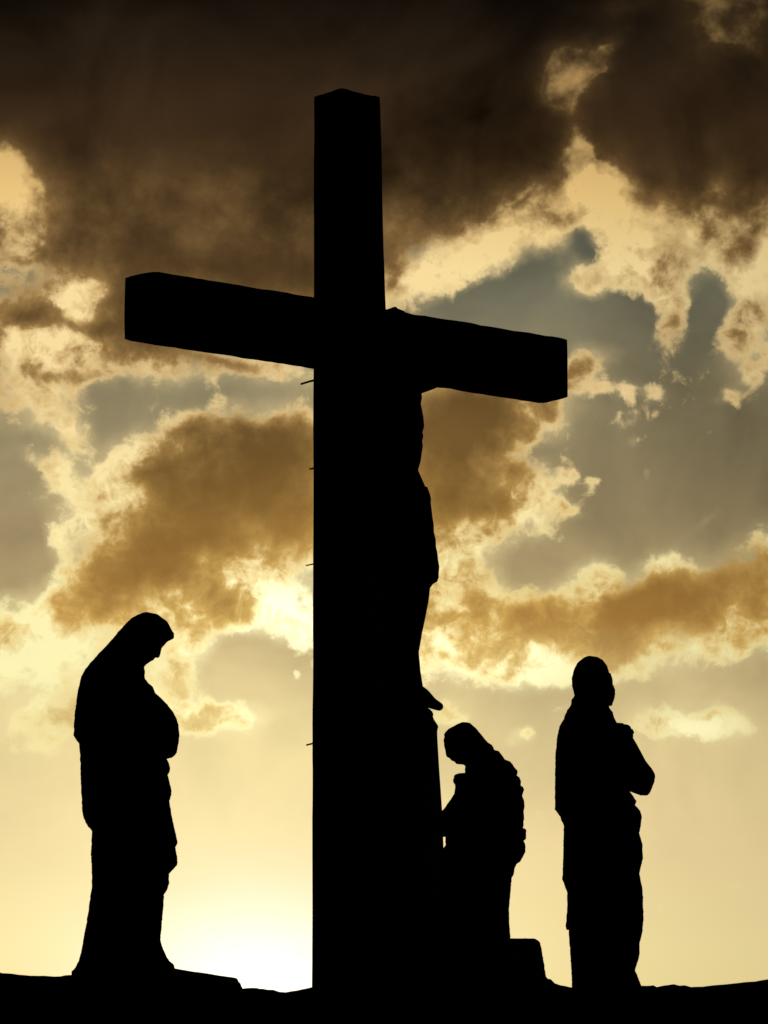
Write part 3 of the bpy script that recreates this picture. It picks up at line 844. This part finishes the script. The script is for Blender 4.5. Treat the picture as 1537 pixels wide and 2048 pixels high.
for it in range(3):
    bmesh.ops.subdivide_edges(bm, edges=[e for e in bm.edges if e.calc_length() > 0.05], cuts=1, use_grid_fill=True)
bm.normal_update()
for v in bm.verts: v.co += v.normal * 0.0035 * mnoise.fractal(v.co * 9, 0.7, 2, 4)
sl = build('stone_slab', bm, M_rock, None, smooth=False)
sl['label'] = 'low stone slab with a squared end under the statue of the veiled woman'; sl['category'] = 'slab'

# ================================================================== kneeling woman
YK = 19.45
kn = thing('kneeling_woman_statue', (at(955, 1950, YK).x, YK, at(955, 1965, YK).z), 'kneeling statue of a long-haired woman bent against the foot of the cross', 'statue', 'mourning statues around the cross')
kl = [(926,1444),(920,1446),(913,1449),(899,1457),(892,1463),(888,1468.6),(889,1473),(887.5,1480),(888,1486),(889.5,1494),(891,1500),(892,1508),(893.5,1513.5),(899,1516),(904,1521),(909.5,1524),(913.5,1528.3),(928,1529.5),(932,1533),(936,1538),(941,1544)]
kr = [(928,1444),(934,1444.6),(940,1446),(950,1454),(960.5,1466),(970,1478),(976,1484.6),(984.5,1490),(987,1495),(989.5,1500),(998,1502),(1004,1510),(1010,1518.7),(1020,1522.7),(1026,1529),(1030,1535.7),(1035.6,1542.5),(1034.5,1551),(1040,1555),(1042,1562),(1041.7,1571.5),(1046,1573.5),(1048.5,1579),(1045,1592),(1048,1600),(1049.5,1612),(1048,1625),(1048,1640),(1046.5,1656),(1051,1657.5),(1053,1661),(1052.6,1677),(1048,1682),(1051.6,1690.7),(1051,1704),(1046,1714),(1040.7,1723),(1034,1728),(1031,1734),(1028.8,1738.5),(1028,1748.7),(1023.7,1755.5),(1022,1779),(1018,1820),(1019,1850),(1021,1878),(1023,1990)]
# robe: shoulders to hem
bm = bmesh.new()
rl = [(939,1545.2),(926.5,1545.8),(919,1546.5),(912,1548.5),(908.5,1552),(907,1559.5),(908,1565),(910.5,1570),(910,1580),(909,1588),(903,1597),(897.5,1607),(898,1640),(892,1674),(891.5,1690),(884,1700),(875,1760),(868,1850),(860,1990)]
rr_ = [(958,1545.2),(985,1549),(1000,1560),(1012,1580),(1020,1620),(1025,1680),(1026,1740),(1023.7,1756)] + [p for p in kr if p[1] > 1770]
drape(bm, rl, rr_, [(1546,0.10),(1550,0.15),(1562,0.19),(1600,0.20),(1700,0.19),(1800,0.23),(1990,0.30)], YK, folds=((12,0.12,1.6),(21,0.06,-1.0)), seed=6)
build('robe', bm, M_cloth, kn)
# body: bent head, arms round the foot of the cross
bm = bmesh.new()
def KZ(px, py, y=0.0): return at(px, py, YK) + Vector((0, y, 0))
drape(bm, [p for p in kl if p[1] > 1468] + [(940,1548.6),(935,1556),(930,1575)], [(945,1468.6),(955,1490),(965,1510),(978,1530),(985,1548),(985,1575)],
      [(1468,0.07),(1490,0.076),(1510,0.070),(1525,0.056),(1530,0.052),(1545,0.06),(1575,0.12)], YK, folds=((2,0.0,0),), seed=7, step=2, n=64)
fk = Vector((-0.82, 0, -0.57)); uk = Vector((-0.57, 0, 0.82))
S1, F1, U1 = frame_of(fk, uk)
for q in (-1, 1):
    ball(bm, KZ(894, 1496, 0.030 * q), (0.014, 0.010, 0.008), (S1, F1, U1), 14)
    ball(bm, KZ(905, 1505, 0.043 * q), (0.02, 0.022, 0.02), (S1, F1, U1), 14)
tube(bm, [KZ(893, 1493), KZ(895.5, 1508), KZ(897, 1511)], [0.007, 0.009, 0.009])
ball(bm, KZ(906, 1519), (0.018, 0.009, 0.006), (S1, F1, U1), 14)
tube(bm, [KZ(955, 1540), KZ(965, 1580), KZ(960, 1700), KZ(945, 1950)], [0.06, 0.12, 0.13, 0.14], n=24)
for q, y2 in ((-1, -0.06), (1, 0.06)):
    tube(bm, [KZ(948, 1588, 0.14 * q), KZ(920, 1622, 0.15 * q), KZ(893, 1650, 0.10 * q), KZ(872, 1652, 0.10 * q)], [0.045, 0.040, 0.033, 0.027])
    hand(bm, KZ(872, 1652, 0.10 * q), Vector((-1, -0.2 * q, 0.25)), Vector((0, -q, 0)), 0.9, 0.4, thumb=-q)
remesh('body', bm, M_stone, kn, 0.0042, 1)
# sleeves
for q in (-1, 1):
    bm = bmesh.new()
    tube(bm, [KZ(950, 1598, 0.14 * q), KZ(920, 1624, 0.15 * q), KZ(900, 1640, 0.12 * q), KZ(882, 1650, 0.10 * q)], [0.06, 0.058, 0.052, 0.042], n=20)
    for v in bm.verts: v.co += Vector((0, q, 0)) * 0.006 * sin(v.co.z * 90 + v.co.x * 60)
    build('sleeve', bm, M_cloth, kn)
# front edge of the near sleeve runs down to the cross foot
bm = bmesh.new()
drape(bm, [(907,1592),(896,1607),(889,1617),(884,1625),(878,1635),(876,1650),(878,1665),(886,1674)], [(915,1592),(915,1607),(915,1617),(915,1625),(915,1640),(915,1655),(912,1668),(900,1674)], [(1592,0.03),(1610,0.10),(1640,0.13),(1665,0.12),(1674,0.05)], YK, folds=((5,0.1,1),), seed=9)
build('cuff', bm, M_cloth, kn)
# long wavy hair down the back
bm = bmesh.new()
hl = [(926,1444),(920,1446),(913,1449),(899,1457),(892,1463),(889,1468.6),(900,1476),(912,1490),(925,1505),(940,1520),(955,1535),(965,1550),(975,1600),(980,1680),(990,1720),(1005,1750),(1016,1764)]
drape(bm, hl, [p for p in kr if p[1] < 1760] + [(1023,1764)], [(1444,0.02),(1449,0.055),(1457,0.08),(1475,0.10),(1510,0.105),(1550,0.15),(1620,0.17),(1700,0.15),(1764,0.05)], YK, folds=((22,0.09,5.0),(41,0.05,-7.0),(9,0.06,3)), seed=8, step=2, n=160)
build('hair', bm, M_stone, kn)

# boulder she kneels on
bm = bmesh.new()
YB_ = 19.5
bl = [(1000,1876),(996,1880),(990,1900),(985,2000)]
brr = [(1060,1876.5),(1069.7,1877.5),(1075,1880.5),(1080,1885.6),(1083,1900),(1088,1929),(1090,1942),(1092,1953),(1098.7,1963),(1110,1969),(1125,1978),(1135,2000)]
drape(bm, bl, brr, [(1876,0.20),(1879,0.26),(1890,0.32),(1930,0.36),(2000,0.45)], YB_, folds=((3,0.10,1),(7,0.05,2)), seed=12, n=100, rows=(1877,2000))
for v in bm.verts:
    k = 0.003 if v.co.y < YB_ + 9 else 0
    v.co += Vector((0.4, 0.6, 0.9)) * k * mnoise.fractal(v.co * 14, 0.7, 2, 4)
bo = build('boulder', bm, M_rock, None)
bo['label'] = 'blunt square-topped rock behind the kneeling woman, right of the cross'; bo['category'] = 'rock'

# ================================================================== standing man, right
YJ = 19.6
jo = thing('standing_man_statue', (at(1210, 1970, YJ).x, YJ, at(1210, 1985, YJ).z), 'standing robed statue with hands clasped at the chest and elbow out, at the far right', 'statue', 'mourning statues around the cross')
jl = [(1178,1311.5),(1172,1313.5),(1167,1316),(1156,1325),(1151,1333),(1148,1342),(1144.5,1359),(1146,1376),(1148,1384),(1150,1391),(1144.5,1400),(1143,1409),(1135,1421),(1131,1430),(1129,1437.5),(1120,1452.5),(1115.5,1475),(1112,1512),(1111,1580),(1111,1619),(1122,1634),(1129,1653),(1128,1711),(1126,1758),(1136,1786),(1136,1816),(1133,1853),(1135,1860),(1141,1863.5),(1142,1917),(1145,1976),(1145,2000)]
jr = [(1181,1311.5),(1186,1312.5),(1195,1313.5),(1206,1320),(1214.5,1331),(1217.5,1342),(1223,1347.5),(1226,1357),(1227,1368),(1231,1379),(1231.5,1388),(1230,1396),(1225,1411),(1222.5,1414.5),(1226,1421),(1228,1430),(1229,1439),(1231,1446)]
jlow = [(1259,1583),(1266,1592),(1273,1602),(1270,1610),(1276,1616),(1281,1622),(1284,1634),(1281.5,1653),(1279,1666),(1285,1689),(1285.5,1719),(1279,1747),(1285,1779),(1287,1835),(1285,1865),(1279,1887.5),(1279,1910),(1270,1940),(1287,1981),(1293,2000)]
bm = bmesh.new()
drape(bm, [(1160,1412),(1140,1436),(1128,1475),(1124,1560),(1126,1640),(1131,1660),(1130,1711),(1130,1758),(1137.5,1786),(1138,1863.5),(1142,1917),(1145,1976),(1146,2000)],
      [(1215,1412),(1226,1424),(1229,1439),(1238,1455),(1250,1490),(1256,1540),(1258,1578)] + jlow,
      [(1412,0.09),(1440,0.15),(1480,0.20),(1560,0.20),(1640,0.20),(1800,0.215),(1940,0.23),(2000,0.27)], YJ, folds=((13,0.13,1.3),(22,0.06,-1.9)), seed=21)
build('robe', bm, M_cloth, jo)
# cloak over the back and shoulder
bm = bmesh.new()
cl_ = [(1146,1396)] + [p for p in jl if 1398 < p[1] < 1862]
cr_ = [(1185,1396),(1205,1412),(1216,1440),(1222,1475),(1222,1520),(1215,1580),(1205,1620),(1195,1700),(1180,1786),(1165,1840),(1150,1862)]
drape(bm, cl_, cr_, [(1396,0.085),(1410,0.12),(1440,0.19),(1480,0.235),(1600,0.24),(1700,0.235),(1800,0.22),(1862,0.15)], YJ, yoff=((1396, 0.0), (1500, 0.03)), folds=((10,0.13,-2.1),(19,0.06,1.5)), seed=22)
build('cloak', bm, M_cloth, jo)
# body
bm = bmesh.new()
def JZ(px, py, y=0.0): return at(px, py, YJ) + Vector((0, y, 0))
drape(bm, [(1165,1325),(1158,1342),(1156,1376),(1160,1400),(1158,1430)], [(1205,1325),(1212,1342),(1219,1350),(1222,1372),(1224,1395),(1219,1411),(1216,1430)], [(1325,0.05),(1342,0.085),(1372,0.092),(1395,0.08),(1411,0.065),(1430,0.09)], YJ, folds=((2,0,0),), seed=23, step=2, n=64)
fj = Vector((0.50, -0.85, 0.02))
head(bm, JZ(1188, 1362), fj, (0, 0, 1), 0.98)
tube(bm, [JZ(1190, 1405), JZ(1185, 1450), JZ(1185, 1600), JZ(1200, 1900)], [0.062, 0.13, 0.12, 0.12], n=24)
# clasped hands before the chest
for q, w_, d_ in ((1, JZ(1245, 1512, -0.15), Vector((-0.02, -0.05, 1.0))), (-1, JZ(1240, 1512, -0.10), Vector((0.03, 0.05, 1.0)))):
    hand(bm, w_, d_, Vector((-0.5, -0.8, 0)) * -q, 0.80, 0.95, thumb=q)
tube(bm, [JZ(1200, 1460, -0.17), JZ(1215, 1560, -0.20), JZ(1243, 1500, -0.11), JZ(1243, 1484, -0.10)], [0.06, 0.05, 0.036, 0.03])
tube(bm, [JZ(1215, 1460, 0.12), JZ(1292, 1560, 0.02), JZ(1262, 1505, -0.12), JZ(1250, 1484, -0.15)], [0.055, 0.045, 0.034, 0.03])
for q in (-1, 1):
    tube(bm, [JZ(1190 + 25 * q, 1975, -0.05), JZ(1200 + 25 * q, 1985, -0.22), JZ(1204 + 25 * q, 1988, -0.27)], [0.045, 0.038, 0.028])
remesh('body', bm, M_stone, jo, 0.006, 1)
# right sleeve with the elbow held out
bm = bmesh.new()
drape(bm, [(1215,1452),(1212,1480),(1214,1520),(1222,1560),(1240,1578),(1262,1584),(1280,1590.5)], [(1236,1452),(1250,1467),(1262.5,1484),(1270,1497.5),(1278,1507),(1285,1516),(1302,1537),(1307,1545),(1309,1551),(1308.5,1558),(1307,1565),(1303,1576),(1298,1587),(1294,1591)],
      [(1452,0.05),(1480,0.10),(1530,0.13),(1570,0.12),(1588,0.06),(1592,0.03)], YJ, yoff=((1452, -0.08), (1590, -0.04)), folds=((7,0.14,3.0),(13,0.06,-2.0)), seed=24, step=2, rows=(1452,1591))
build('sleeve', bm, M_cloth, jo)
# joined fists show beside the chin
bm = bmesh.new()
drape(bm, [(1232,1445.5),(1229,1455),(1230,1475),(1236,1492)], [(1236,1445.5),(1243,1446),(1247,1448.5),(1253,1449),(1258,1452),(1260,1457),(1264,1459),(1266.5,1465),(1264,1469),(1264.5,1474),(1261.5,1478),(1264,1484),(1262,1492)], [(1446,0.02),(1450,0.05),(1465,0.065),(1480,0.06),(1492,0.06)], YJ, yoff=((1446, -0.10),), folds=((5,0.10,0.0),), seed=25, step=2, n=60)
build('knuckles', bm, M_stone, jo)
# hair in thick locks
bm = bmesh.new()
drape(bm, [p for p in jl if p[1] < 1412], [p for p in jr if p[1] < 1340] + [(1217.5,1342),(1221,1350),(1214,1372),(1206,1395),(1200,1410)], [(1311,0.02),(1315,0.05),(1325,0.085),(1345,0.112),(1375,0.118),(1400,0.11),(1412,0.10)], YJ, yoff=((1311, 0.0), (1345, 0.022), (1412, 0.03)), folds=((17,0.08,6.0),(31,0.04,-5.0)), seed=26, step=2)
build('hair', bm, M_stone, jo)
bm = bmesh.new()
drape(bm, [(1205,1345),(1200,1375),(1205,1412)], [(1219,1345),(1223,1347.5),(1226,1357),(1227,1368),(1231,1379),(1231.5,1388),(1230,1396),(1225,1411),(1222,1414)], [(1345,0.03),(1370,0.055),(1395,0.05),(1414,0.03)], YJ, yoff=((1345, 0.03),), folds=((9,0.10,5.0),), seed=27, step=2)
build('side_lock', bm, M_stone, jo)
